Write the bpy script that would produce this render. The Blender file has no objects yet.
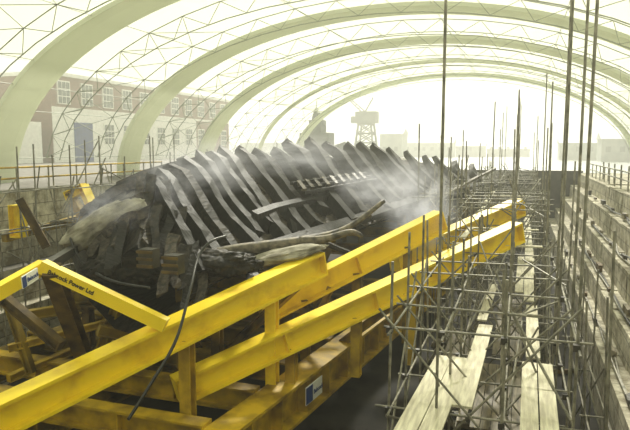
import bpy, bmesh, math, random
from mathutils import Vector, Matrix, Euler, noise
random.seed(7)
R=random.uniform
scene=bpy.context.scene
COL=scene.collection
PITCH=math.radians(6.37); YAW=math.radians(18.85); F=600.0; EYE=Vector((0,0,2))
rot=Euler((math.pi/2-PITCH,0,YAW),'XYZ')
ROT=rot.to_matrix()
def U(px,py,Y):
    d=ROT@Vector(((px-315)/F,-(py-215)/F,-1)); return EYE+d*(Y/d.y)
def zpt(px,py,Z):
    d=ROT@Vector(((px-315)/F,-(py-215)/F,-1)); return EYE+d*((Z-EYE.z)/d.z)
cam=bpy.data.cameras.new('camera'); co=bpy.data.objects.new('camera',cam); COL.objects.link(co)
co.location=EYE; co.rotation_euler=rot; cam.lens=36*F/630; cam.sensor_width=36; cam.clip_end=1000; cam.clip_start=.1
scene.camera=co
try:
    scene.view_settings.view_transform='Standard'
except Exception: pass

# ---------- materials
def newmat(n):
    m=bpy.data.materials.new(n); m.use_nodes=True; return m,m.node_tree.nodes,m.node_tree.links
def mat(n,c1,c2,scale=3,rough=.6,bump=.2,spec=.5,metal=0,stretch=(1,1,1),detail=6,lo=.35,hi=.65):
    m,N,L=newmat(n); b=N['Principled BSDF']
    mp=N.new('ShaderNodeMapping'); mp.inputs['Scale'].default_value=stretch
    g=N.new('ShaderNodeNewGeometry')
    L.new(g.outputs['Position'],mp.inputs['Vector'])
    no=N.new('ShaderNodeTexNoise'); no.inputs['Scale'].default_value=scale; no.inputs['Detail'].default_value=detail
    L.new(mp.outputs[0],no.inputs['Vector'])
    r=N.new('ShaderNodeValToRGB'); r.color_ramp.elements[0].color=(*c1,1); r.color_ramp.elements[1].color=(*c2,1)
    r.color_ramp.elements[0].position=lo; r.color_ramp.elements[1].position=hi
    L.new(no.outputs['Fac'],r.inputs['Fac']); L.new(r.outputs['Color'],b.inputs['Base Color'])
    b.inputs['Roughness'].default_value=rough; b.inputs['Metallic'].default_value=metal
    b.inputs['Specular IOR Level'].default_value=spec
    if bump:
        bp=N.new('ShaderNodeBump'); bp.inputs['Strength'].default_value=bump; bp.inputs['Distance'].default_value=.05
        L.new(no.outputs['Fac'],bp.inputs['Height']); L.new(bp.outputs['Normal'],b.inputs['Normal'])
    return m
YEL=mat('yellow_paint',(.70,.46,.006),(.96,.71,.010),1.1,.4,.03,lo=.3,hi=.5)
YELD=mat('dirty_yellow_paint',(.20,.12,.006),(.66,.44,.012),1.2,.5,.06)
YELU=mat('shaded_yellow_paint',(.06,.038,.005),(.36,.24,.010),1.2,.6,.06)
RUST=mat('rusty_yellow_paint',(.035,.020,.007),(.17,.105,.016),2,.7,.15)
HULL=mat('wet_dark_oak',(.003,.0025,.002),(.038,.029,.018),2.6,.6,1,.25,stretch=(3,.7,3),lo=.40,hi=.72)
HULB=mat('wet_brown_oak',(.009,.007,.0045),(.11,.086,.058),3.6,.5,1,.35,stretch=(3,.6,3),lo=.38,hi=.72)
RIBM=mat('wet_rib_oak',(.002,.0016,.0012),(.020,.015,.010),3,.5,1,.25,stretch=(1,3,1),lo=.42,hi=.75)
RIBL=mat('glistening_grey_oak',(.02,.016,.012),(.22,.185,.14),4,.4,1,.4,stretch=(1,3,1),lo=.42,hi=.7)
PALEW=mat('weathered_grey_timber',(.03,.024,.017),(.22,.185,.13),2.5,.6,.8,stretch=(2,.6,2))
SACK=mat('pale_sacking',(.14,.125,.09),(.44,.41,.33),2,.85,.5)
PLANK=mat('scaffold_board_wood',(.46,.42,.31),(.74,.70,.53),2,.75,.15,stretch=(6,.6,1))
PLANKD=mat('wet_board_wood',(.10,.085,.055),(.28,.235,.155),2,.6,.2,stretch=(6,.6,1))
TUBE=mat('galvanised_tube',(.12,.115,.09),(.33,.31,.25),4,.5,.05,metal=.2)
ROOFT=mat('roof_steel_tube',(.28,.30,.24),(.36,.38,.31),4,.6,0)
DARKM=mat('dark_steel',(.02,.018,.014),(.06,.052,.04),2,.5,.1)
RUB=mat('black_rubber',(.006,.006,.006),(.015,.015,.014),4,.35,0)
FLOORM=mat('wet_dock_floor',(.006,.0055,.004),(.032,.028,.020),.8,.75,.3,.2)
WHITE=mat('white_paint',(.74,.74,.67),(.86,.86,.78),2,.6,0)
BLUE=mat('blue_paint',(.01,.04,.16),(.015,.05,.22),2,.5,0)
BLACK=mat('black_paint',(.008,.008,.010),(.014,.014,.018),2,.5,0)
GLASS=mat('dark_window_glass',(.08,.10,.09),(.16,.18,.16),1,.2,0)
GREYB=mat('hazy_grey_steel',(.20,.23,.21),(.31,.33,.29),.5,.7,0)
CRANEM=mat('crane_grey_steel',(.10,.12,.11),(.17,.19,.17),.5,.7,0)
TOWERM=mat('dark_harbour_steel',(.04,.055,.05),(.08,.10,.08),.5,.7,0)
WATER=mat('harbour_water',(.2,.23,.2),(.27,.3,.26),.3,.25,.1)
GREEN=mat('green_plastic',(.12,.28,.16),(.16,.36,.2),2,.5,0)
def brick(n,c1,c2,mc,scale,bw,bh,axis,mul=.8,lo=(.3,.28,.24)):
    m,N,L=newmat(n); b=N['Principled BSDF']; g=N.new('ShaderNodeNewGeometry'); s=N.new('ShaderNodeSeparateXYZ'); c=N.new('ShaderNodeCombineXYZ')
    L.new(g.outputs['Position'],s.inputs[0]); L.new(s.outputs[axis],c.inputs[0]); L.new(s.outputs[2],c.inputs[1])
    t=N.new('ShaderNodeTexBrick'); t.inputs['Color1'].default_value=(*c1,1); t.inputs['Color2'].default_value=(*c2,1); t.inputs['Mortar'].default_value=(*mc,1)
    t.inputs['Scale'].default_value=scale; t.inputs['Brick Width'].default_value=bw; t.inputs['Row Height'].default_value=bh; t.inputs['Mortar Size'].default_value=.015
    L.new(c.outputs[0],t.inputs['Vector'])
    no=N.new('ShaderNodeTexNoise'); no.inputs['Scale'].default_value=1.6; no.inputs['Detail'].default_value=10; no.inputs['Roughness'].default_value=.7; L.new(g.outputs['Position'],no.inputs['Vector'])
    rr=N.new('ShaderNodeValToRGB'); rr.color_ramp.elements[0].position=.38; rr.color_ramp.elements[1].position=.62; rr.color_ramp.elements[0].color=(*lo,1)
    L.new(no.outputs['Fac'],rr.inputs['Fac'])
    mx=N.new('ShaderNodeMixRGB'); mx.blend_type='MULTIPLY'; mx.inputs[0].default_value=mul
    L.new(t.outputs['Color'],mx.inputs[1]); L.new(rr.outputs['Color'],mx.inputs[2]); L.new(mx.outputs[0],b.inputs['Base Color'])
    bp=N.new('ShaderNodeBump'); bp.inputs['Strength'].default_value=.6; bp.inputs['Distance'].default_value=.12; L.new(mx.outputs[0],bp.inputs['Height']); L.new(bp.outputs['Normal'],b.inputs['Normal'])
    b.inputs['Roughness'].default_value=.8
    return m
STONE=brick('dock_stone',(.72,.68,.54),(.52,.49,.38),(.12,.11,.09),1,1.8,.62,'Y',1,(.3,.27,.21))
BRICK=brick('red_brick',(.28,.165,.115),(.23,.14,.10),(.3,.24,.19),1,.45,.15,'Y',.2)
def fabric(n,col,transp,transl):
    m,N,L=newmat(n); N.remove(N['Principled BSDF']); o=N['Material Output']
    d=N.new('ShaderNodeBsdfDiffuse'); t=N.new('ShaderNodeBsdfTranslucent'); d.inputs[0].default_value=(*col,1); t.inputs[0].default_value=(*col,1)
    m1=N.new('ShaderNodeMixShader'); m1.inputs[0].default_value=transl; L.new(d.outputs[0],m1.inputs[1]); L.new(t.outputs[0],m1.inputs[2])
    tr=N.new('ShaderNodeBsdfTransparent'); m2=N.new('ShaderNodeMixShader'); m2.inputs[0].default_value=transp
    L.new(m1.outputs[0],m2.inputs[1]); L.new(tr.outputs[0],m2.inputs[2]); L.new(m2.outputs[0],o.inputs[0]); return m
MEMB=fabric('translucent_sheeting',(.64,.67,.53),.46,.6)
BAND=fabric('cream_arch_fabric',(.68,.70,.585),0,.56)
ENDF=fabric('added_end_fabric',(.5,.5,.42),0,.45)

# ---------- geometry helpers
def meta(o,label=None,cat=None,group=None,kind=None):
    if label:o['label']=label
    if cat:o['category']=cat
    if group:o['group']=group
    if kind:o['kind']=kind
def meshobj(name,verts,faces,m,parent=None,smooth=False,label=None,cat=None,group=None,kind=None):
    me=bpy.data.meshes.new(name)
    c=sum((Vector(v) for v in verts),Vector())/len(verts)
    me.from_pydata([Vector(v)-c for v in verts],[],faces); me.update()
    bm=bmesh.new(); bm.from_mesh(me); bmesh.ops.recalc_face_normals(bm,faces=bm.faces); bm.to_mesh(me); bm.free()
    if smooth:
        for p in me.polygons: p.use_smooth=True
    me.materials.append(m)
    o=bpy.data.objects.new(name,me); COL.objects.link(o)
    if parent is not None: o.parent=parent; o.location=c-parent.location
    else: o.location=c
    meta(o,label,cat,group,kind)
    return o
def empty(name,loc,label,cat,group=None):
    o=bpy.data.objects.new(name,None); o.empty_display_size=.3; o.location=loc; COL.objects.link(o); meta(o,label,cat,group); return o
def frame(p,q,up=Vector((0,0,1))):
    z=(q-p).normalized(); x=z.cross(up)
    if x.length<1e-3: x=Vector((1,0,0))
    x.normalize(); y=x.cross(z).normalized(); return x,y,z
def prism(p,q,poly,up=Vector((0,0,1)),V=None,Fc=None):
    V=[] if V is None else V; Fc=[] if Fc is None else Fc
    p=Vector(p);q=Vector(q); x,y,z=frame(p,q,up); n=len(poly); b=len(V)
    for e in (p,q):
        for a,c in poly: V.append(e+x*a+y*c)
    for i in range(n):
        j=(i+1)%n; Fc.append((b+i,b+j,b+n+j,b+n+i))
    Fc.append(tuple(b+i for i in range(n))); Fc.append(tuple(b+n+i for i in reversed(range(n))))
    return V,Fc
def circ(r,n=8): return [(r*math.cos(2*math.pi*i/n),r*math.sin(2*math.pi*i/n)) for i in range(n)]
def rect(w,h): return [(-w/2,-h/2),(w/2,-h/2),(w/2,h/2),(-w/2,h/2)]
def ipoly(w,h,t): 
    a=t; return [(-w/2,-h/2),(w/2,-h/2),(w/2,-h/2+t),(a/2,-h/2+t),(a/2,h/2-t),(w/2,h/2-t),(w/2,h/2),(-w/2,h/2),(-w/2,h/2-t),(-a/2,h/2-t),(-a/2,-h/2+t),(-w/2,-h/2+t)]
def tube(name,p,q,r,m,parent=None,**k):
    V,Fc=prism(p,q,circ(r,8)); return meshobj(name,V,Fc,m,parent,**k)
def bar(name,p,q,w,h,m,parent=None,**k):
    V,Fc=prism(p,q,rect(w,h)); return meshobj(name,V,Fc,m,parent,**k)
def timber(name,p,q,w,h,m,parent=None,rough=1,**k):
    p=Vector(p);q=Vector(q); x,y,z=frame(p,q); V=[];Fc=[];n=6; sd=R(0,50)
    for i in range(n+1):
        t=i/n; c=p.lerp(q,t)+(x*noise.noise(Vector((t*2,sd,0)))*w*.5+y*noise.noise(Vector((t*2,sd,5)))*h*.5)*rough
        s=1-.35*t*rough
        for a,b in rect(w*s,h*s):
            V.append(c+x*a*R(.85,1.0)+y*b*R(.85,1.0)+(z*R(-.15,.15) if i in(0,n) else Vector()))
    for i in range(n):
        for k2 in range(4): Fc.append((i*4+k2,i*4+(k2+1)%4,i*4+4+(k2+1)%4,i*4+4+k2))
    Fc.append((0,1,2,3)); Fc.append((n*4+3,n*4+2,n*4+1,n*4))
    return meshobj(name,V,Fc,m,parent,**k)
def boxv(V,Fc,x0,x1,y0,y1,z0,z1):
    b=len(V); V+= [Vector(v) for v in ((x0,y0,z0),(x1,y0,z0),(x1,y1,z0),(x0,y1,z0),(x0,y0,z1),(x1,y0,z1),(x1,y1,z1),(x0,y1,z1))]
    Fc+=[tuple(b+i for i in f) for f in ((0,3,2,1),(4,5,6,7),(0,1,5,4),(1,2,6,5),(2,3,7,6),(3,0,4,7))]
def box(name,x0,x1,y0,y1,z0,z1,m,parent=None,**k):
    V=[];Fc=[]; boxv(V,Fc,x0,x1,y0,y1,z0,z1); return meshobj(name,V,Fc,m,parent,**k)
def ibeam(name,p,q,w,h,t,m,parent,step=2.0,**k):
    p=Vector(p);q=Vector(q); V,Fc=prism(p,q,ipoly(w,h,t)); L=(q-p).length; d=(q-p).normalized()
    n=max(1,int(L/step))
    for i in range(1,n):
        c=p+d*(L*i/n)
        prism(c-d*.02,c+d*.02,rect(w*.92,h-2*t),V=V,Fc=Fc)
    prism(q,q+d*.05,rect(w,h),V=V,Fc=Fc); prism(p-d*.05,p,rect(w,h),V=V,Fc=Fc)
    return meshobj(name,V,Fc,m,parent,**k)
def hose(name,pts,r,m,parent=None,**k):
    P=[Vector(p) for p in pts]; path=[]
    for i in range(len(P)-1):
        a=P[max(i-1,0)];b=P[i];c=P[i+1];d=P[min(i+2,len(P)-1)]
        for s in range(8):
            t=s/8; path.append(.5*((2*b)+(-a+c)*t+(2*a-5*b+4*c-d)*t*t+(-a+3*b-3*c+d)*t**3))
    path.append(P[-1]); V=[];Fc=[];n=8
    rr=r if callable(r) else (lambda t:r)
    for i,p in enumerate(path):
        tdir=path[min(i+1,len(path)-1)]-path[max(i-1,0)]; x,y,z=frame(Vector(),tdir)
        ra=rr(i/(len(path)-1))
        for j in range(n):
            a=2*math.pi*j/n; V.append(p+(x*math.cos(a)+y*math.sin(a))*ra)
    for i in range(len(path)-1):
        for j in range(n): Fc.append((i*n+j,i*n+(j+1)%n,(i+1)*n+(j+1)%n,(i+1)*n+j))
    Fc.append(tuple(range(n))); Fc.append(tuple((len(path)-1)*n+j for j in reversed(range(n))))
    return meshobj(name,V,Fc,m,parent,smooth=True,**k)

# ---------- setting
ZF=-7.6
def profile(name,prof,y0,y1,m,jit=0):
    V=[];Fc=[]; n=len(prof); ys=[y0]
    while ys[-1]<y1-.01:
        if jit and ys[-1]<45: ys.append(min(y1,ys[-1]+R(1.3,2.2)))
        else: ys.append(y1)
    k=0
    for a,b in zip(ys[:-1],ys[1:]):
        j=[(R(0,jit),R(-jit,jit*.3)) if 1<i<n-1 else (0,0) for i in range(n)]
        for y in (a,b):
            for (x,z),(dx,dz) in zip(prof,j): V.append(Vector((x+dx,y,z+dz)))
        for i in range(n-1): Fc.append((k+i,k+i+1,k+n+i+1,k+n+i))
        if k>0:
            for i in range(n-1): Fc.append((k-n+i,k-n+i+1,k+i+1,k+i))
        k+=2*n
    return meshobj(name,V,Fc,m,kind='structure')
box('floor',-24,8,-10,66,ZF-.3,ZF,FLOORM,kind='structure')
right=[(2.9,ZF-.3),(2.9,-5.2),(3.5,-5.2),(3.5,-4.1),(4.15,-4.1),(4.15,-2.9),(4.8,-2.9),(4.8,-1.7),(5.5,-1.7),(5.5,-.5),(6.1,-.5),(120,-.5)]
profile('wall_right',right,-10,66,STONE,.06)
left=[(-19.5,ZF-.3),(-19.5,-4.6),(-20.2,-4.6),(-20.2,-3.1),(-21,-3.1),(-21,-1.6),(-21.8,-1.6),(-21.8,0),(-140,0)]
profile('wall_left',left,-10,66,STONE)
V=[];Fc=[]; boxv(V,Fc,-22,6,66,68.5,ZF-.3,-.3); 
for i in range(8): boxv(V,Fc,-20+i*3,-19.6+i*3,65.6,66,ZF,-.6)
meshobj('wall_far',V,Fc,DARKM,kind='structure')
box('wall_near',-22,6,-11,-10,ZF-.3,0,STONE,kind='structure')
box('floor_quay',-140,-22,66,130,-.6,0,STONE,kind='structure')
box('floor_harbour_water',-400,300,68.5,900,-1.6,-1.5,WATER,kind='structure')

# ---------- tent
CX=-8.0; AW=20.0; AH=10.6
tent=empty('tent_roof',(CX,50,0),'long arched tent roof, cream fabric arches, steel bracing, translucent sheeting','tent roof')
def ap(t,y,off=0):
    return Vector((CX-(AW+off)*math.cos(t),y,(AH+off)*math.sin(t)))
AY=[-10,2,14.5,26.5,38.5,50,62,74.5]  # the bays behind the camera are added, unseen, to keep light out
for k,y in enumerate(AY):
    V=[];Fc=[];n=56; w=1.25 if y not in(62,) else .2
    prof=[(-w,-.05),(-w*.5,-.15),(w*.5,-.15),(w,-.05),(w,.2),(-w,.2)]
    for i in range(n+1):
        t=math.pi*i/n
        for dy,o in prof:
            p=ap(t,y+dy,o); p.z-=.5*(1-i/n) if False else 0; V.append(p)
    m=len(prof)
    for i in range(n):
        for j in range(m): Fc.append((i*m+j,i*m+(j+1)%m,(i+1)*m+(j+1)%m,(i+1)*m+j))
    meshobj('arch',V,Fc,BAND,tent)
for k in range(len(AY)-1):
    y0,y1=AY[k],AY[k+1]; V=[];Fc=[]; r=.022
    ts=[math.pi*i/24 for i in range(1,24)]
    for i,t in enumerate(ts):
        if i%3==0 or (i<8 and i%2==0): prism(ap(t,y0,.1),ap(t,y1,.1),circ(r,5),V=V,Fc=Fc)
    for f in (.3,.7):
        ym=y0+(y1-y0)*f
        for t0,t1 in zip(ts[:-1],ts[1:]):
            prism(ap(t0,ym,.1),ap(t1,ym,.1),circ(.032,5),V=V,Fc=Fc)
            prism(ap(t0,ym,-.9),ap(t1,ym,-.9),circ(.032,5),V=V,Fc=Fc)
            tm=(t0+t1)/2
            prism(ap(t0,ym,.1),ap(tm,ym,-.9),circ(.021,5),V=V,Fc=Fc)
            prism(ap(tm,ym,-.9),ap(t1,ym,.1),circ(.021,5),V=V,Fc=Fc)
    for i in range(1,8):
        t0,t1=ts[i-1],ts[i]; ya=y0+(y1-y0)*.3; yb=y0+(y1-y0)*.7
        prism(ap(t0,ya,.1),ap(t1,yb,.1),circ(.02,5),V=V,Fc=Fc); prism(ap(t1,ya,.1),ap(t0,yb,.1),circ(.02,5),V=V,Fc=Fc)
    meshobj('bracing',V,Fc,ROOFT,tent,kind='stuff',label='thin steel roof trusses between fabric arches')
    V=[];Fc=[];n=34; a0=math.radians(36)
    for i in range(n+1):
        t=a0+(math.pi-a0-math.radians(18))*i/n
        for y in (y0,y1): V.append(ap(t,y,.45))
    for i in range(n): Fc.append((2*i,2*i+1,2*i+3,2*i+2))
    meshobj('sheeting',V,Fc,MEMB,tent,smooth=True,label='translucent plastic roof sheeting')
V=[Vector((CX,-10.9,0))]+[ap(math.pi*i/30,-10.9,.1) for i in range(31)]
meshobj('added_gable',V,[(0,i+1,i+2) for i in range(30)],ENDF,tent,label='unseen fabric end sheet, added to deepen the shadows')  # unseen end behind the camera, added to cut light and deepen shadows

# ---------- ship hull
hull=empty('shipwreck_hull',(-12,32,-3),'dark wet oak remains of an old wooden warship, ribs exposed, steaming','shipwreck')
SEC=[(14.8,(84,268),(136,242),(190,292)),(18,(60,236),(152,184),(242,268)),(23,(90,203),(207,160),(308,246)),
     (28,(160,190),(256,156),(354,230)),(34,(215,175),(310,155),(398,214)),(46,(300,166),(384,156),(448,196)),(56,(352,174),(440,164),(486,189)),(62,(400,180),(480,172),(508,182))]
SP=[(s[0],)+tuple(U(*p,s[0]) for p in s[1:]) for s in SEC]
YE=61.8
def S(Y,v,off=0):
    def base(Y,v):
        Y=min(max(Y,SP[0][0]),SP[-1][0])
        for a,b in zip(SP[:-1],SP[1:]):
            if a[0]<=Y<=b[0]: break
        t=(Y-a[0])/(b[0]-a[0]); l,c,r=(a[i].lerp(b[i],t) for i in (1,2,3))
        l.z=min(l.z,c.z-2.0)
        if v<=0:
            s=-v; q=c.lerp(l,s); q.z+=.3*math.sin(math.pi*min(s,1))
        else:
            q=c.lerp(r,v); q.z-=.10*math.sin(math.pi*min(v,1))
        q.y=Y; return q
    q=base(Y,v)
    if off:
        du=base(Y+.3,v)-base(Y-.3,v); dv=base(Y,v+.05)-base(Y,v-.05)
        n=dv.cross(du)
        if n.z<0:n=-n
        if n.length<1e-5: n=Vector((0,0,1))
        n.normalize(); q=q+n*off
    return q
V=[];Fc=[];nu=60;nv=24
for i in range(nu+1):
    for j in range(nv+1):
        V.append(S(14.9+(YE-14.9)*i/nu,-1+2*j/nv,-.16))
for i in range(nu):
    for j in range(nv):
        a=i*(nv+1)+j; Fc.append((a,a+1,a+nv+2,a+nv+1))
meshobj('inner_planking',V,Fc,HULL,hull,smooth=True)
V=[];Fc=[]
for i in range(nu+1):
    Y=14.9+(YE-14.9)*i/nu
    l=S(Y,-1,-.18);r=S(Y,1,-.18); m=(l+r)/2; m.z=min(l.z,r.z)-.9
    V+= [l,l.lerp(m,.5)+Vector((0,0,-.3)),m,r.lerp(m,.5)+Vector((0,0,-.3)),r]
for i in range(nu):
    for j in range(4):
        a=i*5+j; Fc.append((a,a+1,a+6,a+5))
meshobj('bilge',V,Fc,HULL,hull,smooth=True)
npl=0
NS=14
for j in range(NS):
    v0=-.62+j*1.62/NS; v1=v0+1.62/NS*.93
    y=15.0+R(0,2)
    while y<59.5 and npl<99:
        L=R(7,13); ye=min(y+L,YE-.2)
        V=[];Fc=[];n=max(3,int((ye-y)/.9)); th=R(-.04,.03)
        for i in range(n+1):
            Y=y+(ye-y)*i/n
            for vv,o in ((v0,-.14),(v1,-.14),(v1,th),(v0,th)): V.append(S(Y,vv,o))
        for i in range(n):
            for k in range(4): Fc.append((i*4+k,i*4+(k+1)%4,i*4+4+(k+1)%4,i*4+4+k))
        Fc.append((0,1,2,3)); Fc.append(tuple(n*4+k for k in (3,2,1,0)))
        meshobj('hull_plank',V,Fc,random.choice([HULL,HULB,HULB,HULB,RIBL]),hull); npl+=1
        y=ye+R(.03,.15)
def rib(Y,v0,v1,w,h,ext,m,skew=0,name='rib',lift=0,bow=0):
    n=10; C=[]; sd=R(0,99)
    for i in range(n+1):
        t=i/n; v=v0+(v1-v0)*t
        C.append(S(Y+skew*t+bow*math.sin(math.pi*t)+.2*noise.noise(Vector((sd,i*.3,0))),v,h/2-.02+lift*(1-t)))
    d=(C[0]-C[3]).normalized(); 
    C.insert(0,C[0]+(d+Vector((0,0,.3))).normalized()*ext)
    V=[];Fc=[]
    for i,c in enumerate(C):
        tdir=C[min(i+1,len(C)-1)]-C[max(i-1,0)]; x=Vector((0,1,0)); x=(x-tdir.normalized()*x.dot(tdir.normalized())).normalized(); yv=tdir.normalized().cross(x)
        sc=.75 if i==0 else R(.88,1.1)
        for a,b in rect(w*sc,h*sc): V.append(c+x*a*R(.9,1.1)+yv*b*R(.88,1.1)+(d*R(-.2,.2) if i in(0,len(C)-1) else Vector()))
    for i in range(len(C)-1):
        for k in range(4): Fc.append((i*4+k,i*4+(k+1)%4,i*4+4+(k+1)%4,i*4+4+k))
    Fc.append((0,1,2,3)); nn=(len(C)-1)*4; Fc.append((nn+3,nn+2,nn+1,nn))
    return meshobj(name,V,Fc,m,hull)
y=17.8
while y<61:
    if y<24: 
        rib(y,R(-.05,.0),R(.7,.98),R(.38,.46),.42,R(.05,.3),random.choice([RIBM,RIBM,HULL]),skew=-1.9-R(0,.3),bow=-.15); y+=R(1.1,1.3)
    elif y<31:
        rib(y,R(-.04,.0),R(.65,.98),R(.48,.6),.46,R(.1,.45),random.choice([RIBM,RIBM,HULL]),skew=-3.1-R(0,.4),bow=-.2); y+=R(1.6,1.9)
    elif y<46:
        rib(y,R(-.05,0),R(.75,1.0),R(.75,.95),.6,R(.25,.7),random.choice([RIBM,RIBM,HULL]),skew=-4.3-R(0,.5),lift=.2,bow=-.2); y+=R(2.3,2.7)
    else:
        rib(y,R(-.02,.05),R(.8,1.0),R(.75,.95),.5,R(.1,.5),random.choice([RIBM,RIBM,HULL]),skew=-4.3-R(0,.5),bow=-.2); y+=R(2.5,3.0)
for y in (15.8,16.8,18.0,19.4,21.0,22.8):
    rib(y,-.7,R(-.1,.1),.4,.26,.05,random.choice([RIBM,HULB]),skew=R(.3,.6),name='frame_timber')
for v,y0,y1,m,wd in ((.97,20,58,RIBM,.42),(.64,21,29,RIBM,.26)):
    V=[];Fc=[];n=16
    for i in range(n+1):
        Y=y0+(y1-y0)*i/n
        c=S(Y,v,.44)
        for a,b in rect(wd,.26): V.append(c+Vector((a*R(.85,1.1),0,b-a*.5)))
    for i in range(n):
        for k in range(4): Fc.append((i*4+k,i*4+(k+1)%4,i*4+4+(k+1)%4,i*4+4+k))
    Fc.append((0,1,2,3)); Fc.append((n*4+3,n*4+2,n*4+1,n*4))
    meshobj('wale',V,Fc,m,hull)
for i in range(9):
    Y=26.5+i*.95
    p=S(Y,.48,.80); q=S(Y-.4,.58,.80)
    bar('deck_beam',p,q,.2,.18,RIBL if i%3 else PALEW,hull,label='short grey timber fitting')
for v in (.47,.53,.59):
    bar('deck_plank',S(26,v,.70),S(35.5,v,.70),.18,.14,RIBM,hull)
for i in range(44):
    Y=R(16.5,42); p=S(Y,R(.86,1.02),R(.05,.3)); d=Vector((R(.0,.6),R(-1,1),R(-.3,.15))).normalized()*R(.6,1.6)
    timber('broken_timber',p-d*.6,p+d,R(.24,.46),R(.2,.4),random.choice([RIBM,HULB,HULL,RIBM]),hull)
for i in range(18):
    Y=R(15.0,17.5); p=S(Y,-.8+i*.1,R(.02,.12)); d=Vector((.25+R(-.1,.2),-.7+R(-.1,.1),-.55)).normalized()*R(.8,1.4)
    timber('end_timber',p-d*.9,p+d,R(.3,.42),R(.2,.3),random.choice([RIBM,HULB,HULL]),hull)
timber('loose_plank',U(434,200,44),U(495,168,48),.45,.2,PALEW,hull)
LP=[U(172,266,16.6),U(232,251,17.4),U(300,241,18.8),U(345,229,20.0),U(384,201,21.2)]
hose('keel_log',LP,lambda t:.25-.17*t,PALEW,hull,label='pale grey weathered tapering timber')
hose('broken_branch',[U(300,241,18.8),U(325,239,19.0),U(350,232,19.4),U(362,236,19.6)],lambda t:.17-.1*t,PALEW,hull)
def lumpy(name,c,s,m,seed,parent=None,rotz=0,tilt=0,amp=1,**k):
    bm=bmesh.new(); bmesh.ops.create_icosphere(bm,subdivisions=5,radius=1)
    M=Matrix.Rotation(rotz,3,'Z')@Matrix.Rotation(tilt,3,'Y'); V=[];
    for v in bm.verts:
        n=noise.noise(v.co*2+Vector((seed,0,0)))*.3*amp+abs(noise.noise(v.co*5+Vector((seed,3,0))))*.28*amp*amp+noise.noise(v.co*12+Vector((seed,3,0)))*.03
        q=v.co*(1+n); V.append(Vector(c)+M@Vector((q.x*s[0],q.y*s[1],q.z*s[2])))
    Fc=[tuple(v.index for v in f.verts) for f in bm.faces]; bm.free()
    return meshobj(name,V,Fc,m,parent,smooth=True,**k)
lumpy('sacking_roll',U(104,224,16.2),(1.5,.6,.48),SACK,1.0,rotz=.3,tilt=-.5,amp=.65,label='pale rounded rolled sacking draped over the hull end',cat='sacking')
lumpy('sacking_roll',U(285,255,18.0),(1.3,.5,.22),SACK,5.0,rotz=.5,tilt=-.2,amp=.7,label='pale sacking lying beside the long weathered timber',cat='sacking')
lumpy('silt_lump',U(222,264,16.6),(1.1,.6,.4),HULL,9.0,rotz=.4,label='dark wet lump of silt on the hull edge',cat='mud')
lumpy('silt_lump',U(130,268,15.4),(1.2,.6,.5),HULL,12.0,rotz=.4,label='dark wet lump of silt below the hull end',cat='mud')
for px,py in ((149,258),(174,264)):
    c=U(px,py,14.4); e=empty('wooden_crate',c,'small brown open timber crate on the hull end','crate',group='crates on the hull end')
    box('crate_body',c.x-.22,c.x+.22,c.y-.2,c.y+.2,c.z-.27,c.z+.27,DARKM,e)
    for dz in(-.2,0,.2): box('slat',c.x-.26,c.x+.26,c.y-.24,c.y-.2,c.z+dz-.04,c.z+dz+.04,RUST,e)
hose('hose',[U(226,236,16.4),U(210,242,15.6),U(198,258,15.0),U(190,290,13.6),U(176,340,12.5),U(150,385,11.6),U(128,420,11)],.04,RUB,label='black rubber hose hanging from the hull over the yellow beam',cat='hose')
hose('hose',[U(70,238,15.4),U(82,262,15),U(110,280,14.2),U(150,288,13.8)],.04,RUB,label='black rubber hose sagging along the hull end',cat='hose')

# ---------- cradle
cr=empty('ship_cradle',(-8,20,ZF),'bright yellow steel cradle of heavy sloping girders carrying the wreck','steel cradle')
A0,A1=U(-14,424,9.6),U(319,263,18.6)
ibeam('girder',A0,A1,.62,.80,.08,YEL,cr,step=40)
B0,B1=U(262,312,18.8),U(440,221,24)
ibeam('girder',B0,B1,.62,.84,.08,YEL,cr,step=3)
C0,C1=U(178,390,14.4),U(517,232,24.5)
ibeam('girder',C0,C1,.62,.80,.08,YEL,cr,step=3.2)
E0,E1=U(395,262,26),U(519,207,33)
ibeam('girder',E0,E1,.7,.9,.09,YEL,cr,step=3)
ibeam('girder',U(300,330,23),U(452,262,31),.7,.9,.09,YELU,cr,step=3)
D0,D1=U(42,266,12.3),U(166,325,13.2)
bar('box_girder',D0,D1,.3,.34,YEL,cr)
bar('box_girder',U(44,266,12.5),U(-30,308,10.5),.3,.34,YEL,cr)
bar('box_girder',U(44,268,12.5),U(96,236,19),.25,.25,DARKM,cr)
def text(s,size,loc,xd,m,parent,name='lettering'):
    cu=bpy.data.curves.new(name,'FONT'); cu.body=s; cu.size=size; cu.extrude=.004; cu.offset=size*.02
    t=bpy.data.objects.new('tmp',cu); COL.objects.link(t); bpy.context.view_layer.update()
    me=bpy.data.meshes.new_from_object(t.evaluated_get(bpy.context.evaluated_depsgraph_get())); me=me.copy(); bpy.data.objects.remove(t)
    me.materials.clear(); me.materials.append(m); me.name=name
    o=bpy.data.objects.new(name,me); COL.objects.link(o)
    x=xd.normalized(); y=Vector((0,0,1)); y=(y-x*y.dot(x)).normalized(); z=x.cross(y)
    M=Matrix((x,y,z)).transposed().to_4x4(); M.translation=loc-parent.location; o.parent=parent; o.matrix_local=M; return o
x,yv,z=frame(D0,D1); nrm=(x if x.dot(EYE-D0)>0 else -x)
text('Babcock Power Ltd',.165,D0+(D1-D0).normalized()*.26+nrm*.17-yv*.055,D1-D0,BLACK,cr)
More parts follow.
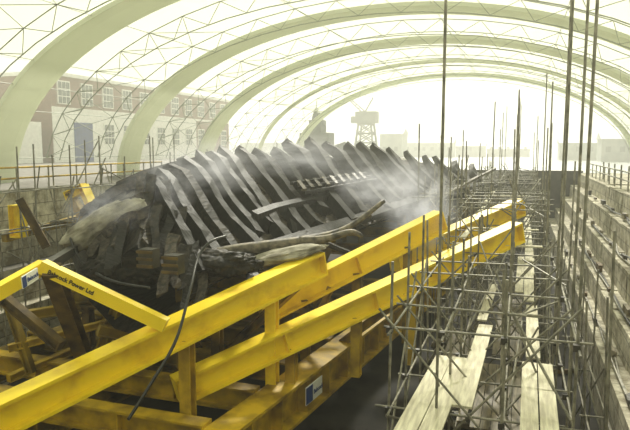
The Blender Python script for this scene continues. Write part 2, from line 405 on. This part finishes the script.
def sign(c,xd,w,h,s,col,ef=.22):
    x=Vector(xd).normalized(); up=Vector((0,0,1)); up=(up-x*up.dot(x)).normalized(); n=x.cross(up)
    e=empty('sign_board',c,'small white sign board with blue lettering fixed to yellow steelwork','sign')
    V,Fc=prism(c-x*w/2,c+x*w/2,rect(.03,h),up=up); meshobj('board',V,Fc,WHITE,e)
    V,Fc=prism(c-x*w/2+n*.02,c-x*w/2+x*w*ef+n*.02,rect(.02,h*.9),up=up); meshobj('emblem',V,Fc,col,e)
    text(s,h*.5 if ef<.3 else h*.34,c+x*(-w*.5+w*(ef+.06))+n*.025-up*h*.15,x,BLUE,e)
sign(U(30,278,11.5),U(44,268,12.5)-U(18,284,11.3),.72,.30,'Babcock',BLUE)
G0=Vector((-7.5,11,-6)); G1=Vector((-4.4,36,-6))
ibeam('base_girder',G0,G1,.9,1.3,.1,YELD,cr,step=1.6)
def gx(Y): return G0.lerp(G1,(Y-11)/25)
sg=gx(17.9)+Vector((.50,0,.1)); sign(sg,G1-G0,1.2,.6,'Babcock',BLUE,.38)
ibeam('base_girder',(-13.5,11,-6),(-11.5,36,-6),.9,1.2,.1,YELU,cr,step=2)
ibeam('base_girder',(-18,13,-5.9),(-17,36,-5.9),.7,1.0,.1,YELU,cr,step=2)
for Y in (13.5,16,18.5,21.5,24.5,28,32):
    c=gx(Y); ibeam('cross_girder',(-18.3,Y,-5.6),(c.x-.5,Y,-5.6),.5,.7,.07,YELD if Y<17 else YELU,cr,step=2.4)
def col_down(p,w,m,z=-5.6): 
    p=Vector(p); return ibeam('column',(p.x,p.y,z),(p.x+.001,p.y,p.z),w,w,.05,m,cr,step=50)
def on(P,Q,t,dz=-.4): 
    q=P.lerp(Q,t); q.z+=dz; return q
for t,m in ((.5,YELD),(.80,YEL)): col_down(on(A0,A1,t),.34,m)
for t in (.22,.5,.8): col_down(on(B0,B1,t),.3,YELU)
for t in (.27,.45,.62): col_down(on(C0,C1,t),.32,YELD)
def braceb(p,q,w,m): return ibeam('brace',Vector(p),Vector(q),w,w*1.15,.04,m,cr,step=50)
braceb(D0.lerp(D1,.08),zpt(92,378,-5.4),.4,RUST)
braceb(on(A0,A1,.9,-.4),zpt(228,350,-5.4),.24,YELU)
braceb(on(B0,B1,.35,-.4),zpt(300,352,-5.4),.24,YELU)
braceb(on(C0,C1,.6,-.4),gx(21.5)+Vector((0,0,.6)),.24,YELU)
braceb(U(20,200,17),U(46,246,17.5),.25,RUST)
braceb(U(84,188,22),U(100,225,21),.36,YEL); braceb(U(68,196,22),U(84,188,22),.36,YEL); braceb(U(69,194,22),U(88,224,22),.32,YELD)
braceb(U(17,206,19),U(19,236,19),.45,YEL); braceb(U(5,238,19),U(96,214,24),.28,YELU)
braceb(U(10,348,14.5),U(110,322,17),.2,YELD); braceb(U(10,378,14.5),U(75,350,17),.22,YELD)
braceb(U(10,318,16),U(120,300,19),.3,YELU); braceb(U(100,330,15),U(185,350,17),.3,YELU)
braceb(U(60,345,14),U(5,300,14),.28,RUST); braceb(U(120,300,15.5),U(95,368,15.5),.26,YELU)
for k in range(8):
    Y=14.8+k*2; x0=R(-16,-9); braceb((x0,Y,-5.2),(x0+R(-2,2),Y+R(-.4,.4),-2.4),R(.16,.26),random.choice([RUST,YELU,YELU]))
for Y in (18,22,26,31,37,44,52):
    l=S(Y,-1,-.3);r=S(Y,1,-.3); z=min(l.z,r.z)-1.3
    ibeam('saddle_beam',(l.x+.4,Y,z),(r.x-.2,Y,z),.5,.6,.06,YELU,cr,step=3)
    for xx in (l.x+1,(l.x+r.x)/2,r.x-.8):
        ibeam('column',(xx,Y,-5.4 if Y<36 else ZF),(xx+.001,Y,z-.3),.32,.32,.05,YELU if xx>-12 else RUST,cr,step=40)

# ---------- scaffolding
def scaffold(name,label,xs,ys,levels,tall,z0,rnd,limit=98,extra=0,first=False,over=.5):
    e=empty(name,(xs[0],ys[0],z0),label,'scaffolding',group='dock scaffolding bays'); cnt={}
    def add(n,p,q,r=.027):
        cnt[n]=cnt.get(n,0)+1
        if cnt[n]>limit: return
        tube(n,Vector(p),Vector(q),r,TUBE,e)
    for j,y in enumerate(ys):
        for i,x in enumerate(xs):
            add('standard',(x+R(-.08,.08),y+R(-.2,.2),z0),(x+R(-.12,.12),y+R(-.1,.1),tall(i,j,y)),.031)
    for z in levels:
        for j,y in enumerate(ys):
            add('transom',(xs[0]-R(.2,.7)*over,y+.05,z+.06),(xs[-1]+R(.2,.9)*over,y+.05+R(-.15,.15),z+.06+R(-.08,.08)))
        for x in xs:
            j=0
            while j<len(ys)-1:
                k=min(j+3,len(ys)-1); add('ledger',(x+.06,ys[j]-.4,z+R(-.1,.1)),(x+.06,ys[k]+.4,z+R(-.1,.1))); j=k
    for j in range(len(ys)-1):
        za,zb=levels[0],levels[-1]
        if random.random()<rnd: add('brace',(xs[0],ys[j]+.1,R(za-1,za)),(xs[-1]+.1,ys[j]+.1,zb+R(0,1)))
        if random.random()<rnd: add('brace',(xs[-1],ys[j]-.1,R(za-1,za)),(xs[0]-.2,ys[j]-.1,zb+R(0,1)))
        if random.random()<rnd:
            i=random.randrange(len(xs)); add('brace',(xs[i]-.08,ys[j],za),(xs[i]-.08,ys[min(j+2,len(ys)-1)],zb+.5))
    for k in range(extra):
        y=R(ys[0],ys[-1]); x=R(xs[0]+.6,xs[-1]-.3); z=R(levels[0],levels[-1]+.6)
        d=Vector((R(-1,1)*over*1.6,R(-1.2,1.2),R(-.7,.7))).normalized()*R(1,2.2); c=Vector((x,y,z))
        d.x=max(-1.2*over,min(1.2*over,d.x)); add('brace',c-d,c+d)
    if first:
        for y in ys[:6]:
            for x in xs:
                for z in levels:
                    box('coupler',x-.05,x+.08,y-.055,y+.08,z-.05,z+.08,DARKM,e)
    return e
XS=[-2.55,-1.45,-.2,1.15]
lab='dense grey steel tube scaffolding standing between cradle and stone wall'
def tall(i,j,y):
    if i==3 and y<19: return 7+R(0,2)
    if i==1 and j==0 and y<13: return 8.5
    if i==0: return R(-.6,.3) if y<24 else R(0,2.6)
    if y>22 and random.random()<.42: return R(2.5,6.5)
    return R(-1.6,.4)
LV=[-5.4,-3.7,-1.9]
scaffold('scaffolding',lab,XS,[12.4+2.0*i for i in range(7)],LV,tall,ZF,.9,first=True,extra=26)
scaffold('scaffolding',lab,XS,[26.4+2.2*i for i in range(7)],LV+[-.6],tall,ZF,.85,extra=32)
scaffold('scaffolding',lab,XS,[41.8+2.4*i for i in range(10)],LV+[-.4],tall,ZF,.8,extra=26)
scaffold('scaffolding','grey tube scaffolding tower beside the high yellow girder ends',[-4.2,-3.3],[26,28.4,31,34,37,41],[-4,-2,-.2],lambda i,j,y:R(.2,3.5),ZF,.8,extra=14)
scaffold('scaffolding','grey tube scaffolding along the dock wall behind the wreck',[-18.9,-18.0],[15+1.9*i for i in range(16)],[-3.2,-1.2,.3],lambda i,j,y:R(.8,2.9),ZF,.7,extra=26,over=.3)
scaffold('scaffolding','light tube scaffolding lift against the stepped stone dock wall',[1.95,2.5],[14+3.8*i for i in range(7)],[-5.6],lambda i,j,y:R(-4.5,-2) if random.random()<.75 else R(-1,3),ZF,.2,extra=8,over=.2)
def plank(x0,y0,x1,y1,z,w=.24,m=PLANK,z1=None,lab='pale wooden scaffold board lying on the tubes'):
    return bar('scaffold_board',Vector((x0,y0,z)),Vector((x1,y1,z if z1 is None else z1)),w,.05,m,label=lab,cat='board',group='scaffold boards')
Z=-3.53
for i in range(2): plank(-1.98+i*.46,10.8,-1.74+i*.44,16.2+R(-.5,.5),Z,w=.43)
plank(-1.0,12.6,-.84,18.9,Z+.05,w=.42)
plank(-1.0,19.6,-.85,25,Z,w=.3)
for i in range(2): plank(.34+i*.38,11.0,.40+i*.38,16.0,Z,w=.35)
plank(.5,16.4,.55,22,Z,w=.36); plank(.5,22.4,.55,30,Z+.05,w=.42); plank(.12,24,.2,32,Z,w=.3); plank(.6,30.5,.6,40,Z+.05,w=.42); plank(.6,40.5,.6,52,Z+.05,w=.42)
DL='dark wet wooden board on the lower scaffold lift'
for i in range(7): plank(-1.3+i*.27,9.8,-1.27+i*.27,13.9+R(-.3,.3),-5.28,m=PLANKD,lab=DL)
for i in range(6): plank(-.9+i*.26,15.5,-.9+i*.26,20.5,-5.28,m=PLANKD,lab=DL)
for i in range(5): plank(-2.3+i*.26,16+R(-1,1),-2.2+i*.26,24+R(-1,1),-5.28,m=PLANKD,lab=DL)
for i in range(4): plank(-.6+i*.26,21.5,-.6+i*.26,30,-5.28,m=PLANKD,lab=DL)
for y in (24,29,35,42,50): 
    plank(-2.3,y,.9,y+.2,-1.75)
    plank(-2.2,y+1.6,-2.1,y+5,-1.75,w=.24)
c=Vector((.15,12.6,-5.24))
e=empty('bucket',c,'small green plastic bucket standing on the lower boards','bucket')
V,Fc=prism(c,c+Vector((0,0,.28)),circ(.15,16)); meshobj('body',V,Fc,GREEN,e)
hose('handle',[c+Vector((-.15,0,.27)),c+Vector((-.1,0,.4)),c+Vector((.1,0,.4)),c+Vector((.15,0,.27))],.01,DARKM,e)
for k in range(16):
    p=Vector((R(-3.6,2),R(12,30),ZF+.12)); d=Vector((R(-.6,.6),R(-1,1),0)).normalized()*R(.6,1.6)
    timber('floor_timber',p-d,p+d,R(.12,.25),.2,random.choice([PLANKD,RUST,PALEW]),rough=.3,label='loose wet timber lying on the dock floor',cat='timber',group='loose timbers on the dock floor')
steps=[(3.22,-5.2),(3.85,-4.1),(4.5,-2.9),(5.17,-1.7)]
for k in range(8):
    x0,z0=steps[k%4]
    pts=[Vector((x0-.04+R(-.1,.1),8+i*2.0,z0+.11+(R(0,.2) if random.random()<.2 else 0))) for i in range(18)]
    hose('hose',pts,R(.035,.05),random.choice([RUB,DARKM,TUBE]),label='long service hose lying along the stone dock step',cat='hose',group='hoses on the dock steps')
for k in range(40):
    x0,z0=steps[k%4]; y=9.5+k*1.05; h=R(.12,.4); xx=x0-.05+R(-.05,.05)
    timber('timber_baulk',Vector((xx,y,z0+h/2+.07)),Vector((xx,y+R(.4,1.4),z0+h/2+.07)),R(.12,.22),h,random.choice([PLANKD,RUST,PALEW,DARKM]),rough=.3,label='dark timber baulk lying on the dock step',cat='timber',group='timber baulks on the dock steps')
for y in [14+3*i for i in range(14)]:
    tube('guard_post',Vector((6.3,y,-.5)),Vector((6.3,y,.9)),.05,TUBE,label='grey steel guard post on the quay edge',cat='post',group='guard posts on the quay')
def railing(x,y0,y1,n,m,z0=0):
    e=empty('railing',(x,y0,z0),'yellow and grey tubular safety railing along the quay edge','railing')
    for i in range(n+1):
        y=y0+(y1-y0)*i/n; tube('post',Vector((x,y,z0)),Vector((x,y,z0+1.15)),.04,TUBE,e)
    for z in (.6,1.1): tube('rail',Vector((x,y0,z0+z)),Vector((x,y1,z0+z)),.045,m,e)
railing(-22.2,14,34,10,YELD); railing(-22.2,36,60,12,YELD)
railing(5.9,20,62,16,TUBE,-.5)
# ---------- brick building
BX=-60.0
b=empty('brick_building',(BX,90,0),'long two-storey red brick dockyard building with white framed windows','building')
box('body',BX-12,BX,66,118,0,11.8,BRICK,b)
box('parapet',BX-12.2,BX+.2,65.8,118.2,11.8,12.3,WHITE,b,label='pale stone parapet')
box('rendered_panel',BX,BX+.12,66,104,0,7.2,WHITE,b,label='white painted ground storey wall')
box('door',BX+.12,BX+.25,70.0,73.8,0,5.6,BLUE,b,label='dark blue double door')
box('string_course',BX,BX+.16,66,118,7.2,7.6,WHITE,b)
box('store_shed',BX-10,BX,44,64,.02,5.4,WHITE,label='low pale store shed beside the brick building',cat='shed')
for z in (2.6,8.1):
    for i in range(11):
        y=67.2+i*4.7
        if z<3 and 67<y<75: continue
        w=empty('window',Vector((BX,y,z)),None,None); w.parent=b; w.location=Vector((BX,y,z))-b.location
        def lb(n,V,Fc,m):
            o=meshobj(n,V,Fc,m); o.parent=w; o.location=o.location-Vector((BX,y,z)); return o
        V=[];Fc=[]; boxv(V,Fc,BX+.01,BX+.2,y-.15,y+2.3,z-.1,z+3.1); lb('frame',V,Fc,WHITE)
        V=[];Fc=[]
        for a in range(3):
            for c2 in range(3): boxv(V,Fc,BX+.19,BX+.23,y+.0+a*.76,y+.62+a*.76,z+.04+c2*1.0,z+.9+c2*1.0)
        lb('pane',V,Fc,GLASS)
# ---------- harbour
def crane(px,py_top,Y,label):
    c=U(px,148,Y); c.z=-1.5; e=empty('harbour_crane',c,label,'crane')
    top=U(px,py_top,Y).z; w=2.8; zt=top-5.2
    V=[];Fc=[]
    for sx in(-1,1):
        for sy in(-1,1): prism(c+Vector((sx*w,sy*w,0)),Vector((c.x+sx*w*.6,c.y+sy*w*.6,zt)),circ(.28,6),V=V,Fc=Fc)
    N=4
    for i in range(N):
        z0=c.z+(zt-c.z)*i/N; z1=c.z+(zt-c.z)*(i+1)/N; w0=w*(1-.4*i/N); w1=w*(1-.4*(i+1)/N)
        for s in(-1,1):
            prism((c.x-w0,c.y+s*w0,z0),(c.x+w1,c.y+s*w1,z1),circ(.16,5),V=V,Fc=Fc)
            prism((c.x+w0,c.y+s*w0,z0),(c.x-w1,c.y+s*w1,z1),circ(.16,5),V=V,Fc=Fc)
            prism((c.x-w1,c.y+s*w1,z1),(c.x+w1,c.y+s*w1,z1),circ(.2,5),V=V,Fc=Fc)
            prism((c.x+s*w1,c.y-w1,z1),(c.x+s*w1,c.y+w1,z1),circ(.2,5),V=V,Fc=Fc)
    boxv(V,Fc,c.x-w*.7,c.x+w*.7,c.y-w*.7,c.y+w*.7,zt-.2,zt+.2)
    meshobj('tower',V,Fc,CRANEM,e)
    box('machine_house',c.x-2.6,c.x+3,c.y-1.6,c.y+1.6,zt+.2,zt+3.2,CRANEM,e)
    box('cab',c.x-4,c.x-2.6,c.y-.8,c.y+.8,zt+.3,zt+2.0,CRANEM,e)
    V=[];Fc=[]
    b0=Vector((c.x-.5,c.y,zt+2.9)); b1=Vector((c.x-8,c.y,top+4.5))
    for s in (-.5,.5): prism(b0+Vector((0,0,s)),b1+Vector((0,0,s*.3)),circ(.17,5),V=V,Fc=Fc)
    for i in range(8):
        p=b0.lerp(b1,i/8); q=b0.lerp(b1,(i+1)/8); prism(p+Vector((0,0,.5*(1-i/10))),q-Vector((0,0,.5*(1-i/10))),circ(.1,5),V=V,Fc=Fc)
    prism(b0,(c.x+1.8,c.y,top+1.6),circ(.2,6),V=V,Fc=Fc); prism((c.x+1.8,c.y,top+1.6),b1,circ(.07,5),V=V,Fc=Fc)
    meshobj('jib',V,Fc,CRANEM,e)
crane(366,104,155,'tall grey dockside crane silhouetted in haze')
def ship(px,Y,L,label,top):
    c=U(px,148,Y); c.z=-1.5; e=empty('moored_ship',c,label,'ship')
    V=[];Fc=[]; n=12
    for i in range(n+1):
        t=i/n; x=c.x-L/2+L*t; w=3.2*math.sin(math.pi*min(1,.12+t*.88))**.5; s=3.2+1.6*(abs(t-.5)*2)**2
        V+=[Vector((x,c.y-w,c.z+s)),Vector((x,c.y-w*.7,c.z)),Vector((x,c.y+w*.7,c.z)),Vector((x,c.y+w,c.z+s))]
    for i in range(n):
        for k in range(4): Fc.append((i*4+k,i*4+(k+1)%4,i*4+4+(k+1)%4,i*4+4+k))
    Fc+=[(0,1,2,3),(n*4+3,n*4+2,n*4+1,n*4)]
    meshobj('hull',V,Fc,TOWERM,e)
    V=[];Fc=[]; boxv(V,Fc,c.x-L*.25,c.x+L*.25,c.y-2,c.y+2,c.z+3,c.z+6.5); boxv(V,Fc,c.x-L*.1,c.x+L*.12,c.y-1.5,c.y+1.5,c.z+6.5,c.z+9)
    meshobj('superstructure',V,Fc,TOWERM,e)
    V=[];Fc=[]
    prism((c.x-1,c.y,c.z+8),(c.x,c.y,c.z+top),circ(.45,6),V=V,Fc=Fc); prism((c.x+1.5,c.y,c.z+8),(c.x+.2,c.y,c.z+top-1),circ(.45,6),V=V,Fc=Fc)
    for dz in(2.2,3.4): prism((c.x-1.0,c.y,c.z+top-dz),(c.x+1.2,c.y,c.z+top-dz),circ(.4,5),V=V,Fc=Fc)
    meshobj('mast',V,Fc,TOWERM,e)
ship(317,115,12,'dark warship with lattice mast moored in haze',11.5)
for px0,px1,py,Y in ((380,402,134,190),(404,453,143,230),(456,485,146,240),(487,530,149,250),(560,598,143,190),(602,660,139,170),(240,300,143,210)):
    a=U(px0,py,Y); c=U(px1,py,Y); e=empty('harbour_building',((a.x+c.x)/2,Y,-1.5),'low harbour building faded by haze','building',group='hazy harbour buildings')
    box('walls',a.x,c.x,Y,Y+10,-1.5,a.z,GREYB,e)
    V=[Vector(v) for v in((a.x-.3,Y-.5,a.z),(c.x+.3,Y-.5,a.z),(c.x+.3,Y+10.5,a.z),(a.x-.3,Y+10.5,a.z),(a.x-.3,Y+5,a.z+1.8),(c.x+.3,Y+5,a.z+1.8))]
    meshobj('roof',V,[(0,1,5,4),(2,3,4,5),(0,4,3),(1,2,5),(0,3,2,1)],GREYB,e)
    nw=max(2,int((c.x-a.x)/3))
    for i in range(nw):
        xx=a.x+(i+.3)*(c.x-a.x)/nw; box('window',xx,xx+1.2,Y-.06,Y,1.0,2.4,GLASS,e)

# ---------- atmosphere
def volmat(n,dens,col,aniso=.3):
    m,N,L=newmat(n); N.remove(N['Principled BSDF']); o=N['Material Output']
    v=N.new('ShaderNodeVolumeScatter'); v.inputs['Color'].default_value=(*col,1); v.inputs['Density'].default_value=dens; v.inputs['Anisotropy'].default_value=aniso
    L.new(v.outputs[0],o.inputs['Volume']); return m,N,L,v
HAZE,_,_,_=volmat('haze_volume',.0034,(.98,.99,.85),.5)
hz=box('haze',-130,100,-3.5,280,ZF-.2,26,HAZE,kind='stuff',label='thin pale haze hanging in the air of the dock',cat='haze')
def steam(c,s,dens,seed,lo=.40):
    m,N,L,v=volmat('glowing_steam_volume',0,(1,1,.97),.4)
    o=N['Material Output']
    tc=N.new('ShaderNodeTexCoord'); gr=N.new('ShaderNodeTexGradient'); gr.gradient_type='SPHERICAL'; L.new(tc.outputs['Object'],gr.inputs['Vector'])
    no=N.new('ShaderNodeTexNoise'); no.inputs['Scale'].default_value=2.6; no.inputs['Detail'].default_value=8; no.inputs['Roughness'].default_value=.66
    mp=N.new('ShaderNodeMapping'); mp.inputs['Location'].default_value=(seed,0,0); L.new(tc.outputs['Object'],mp.inputs[0]); L.new(mp.outputs[0],no.inputs['Vector'])
    mr=N.new('ShaderNodeMapRange'); mr.inputs[1].default_value=lo; mr.inputs[2].default_value=.72; mr.inputs[3].default_value=0; mr.inputs[4].default_value=dens
    L.new(no.outputs['Fac'],mr.inputs[0]); mu=N.new('ShaderNodeMath'); mu.operation='MULTIPLY'; L.new(mr.outputs[0],mu.inputs[0]); L.new(gr.outputs['Fac'],mu.inputs[1]); L.new(mu.outputs[0],v.inputs['Density'])
    em=N.new('ShaderNodeEmission'); em.inputs[0].default_value=(1,1,.93,1); m2=N.new('ShaderNodeMath'); m2.operation='MULTIPLY'; m2.inputs[1].default_value=.45  # weak emission whitens the steam, standing in for multiply scattered light
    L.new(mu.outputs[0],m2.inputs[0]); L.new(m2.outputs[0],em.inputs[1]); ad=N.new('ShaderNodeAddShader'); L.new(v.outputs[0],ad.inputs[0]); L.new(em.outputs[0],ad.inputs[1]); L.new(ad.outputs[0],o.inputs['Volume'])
    bm=bmesh.new(); bmesh.ops.create_icosphere(bm,subdivisions=3,radius=1); me=bpy.data.meshes.new('steam'); bm.to_mesh(me); bm.free(); me.materials.append(m)
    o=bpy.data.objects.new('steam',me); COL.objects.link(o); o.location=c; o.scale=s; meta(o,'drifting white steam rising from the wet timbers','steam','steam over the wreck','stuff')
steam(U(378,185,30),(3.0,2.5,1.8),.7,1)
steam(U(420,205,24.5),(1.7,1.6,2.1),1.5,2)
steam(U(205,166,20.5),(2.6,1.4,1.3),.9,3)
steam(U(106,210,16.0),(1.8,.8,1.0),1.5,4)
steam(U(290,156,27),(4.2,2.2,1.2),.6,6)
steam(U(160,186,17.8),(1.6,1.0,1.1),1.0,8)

# ---------- light
w=bpy.data.worlds.new('world'); scene.world=w; w.use_nodes=True
bg=w.node_tree.nodes['Background']; bg.inputs[0].default_value=(.95,.97,.76,1); bg.inputs[1].default_value=.98
s=bpy.data.lights.new('sun','SUN'); s.energy=12; s.angle=math.radians(8); s.color=(1,.96,.80)
so=bpy.data.objects.new('sun',s); COL.objects.link(so); so.rotation_euler=Vector((.12,-.8,-.75)).to_track_quat('-Z','Y').to_euler()
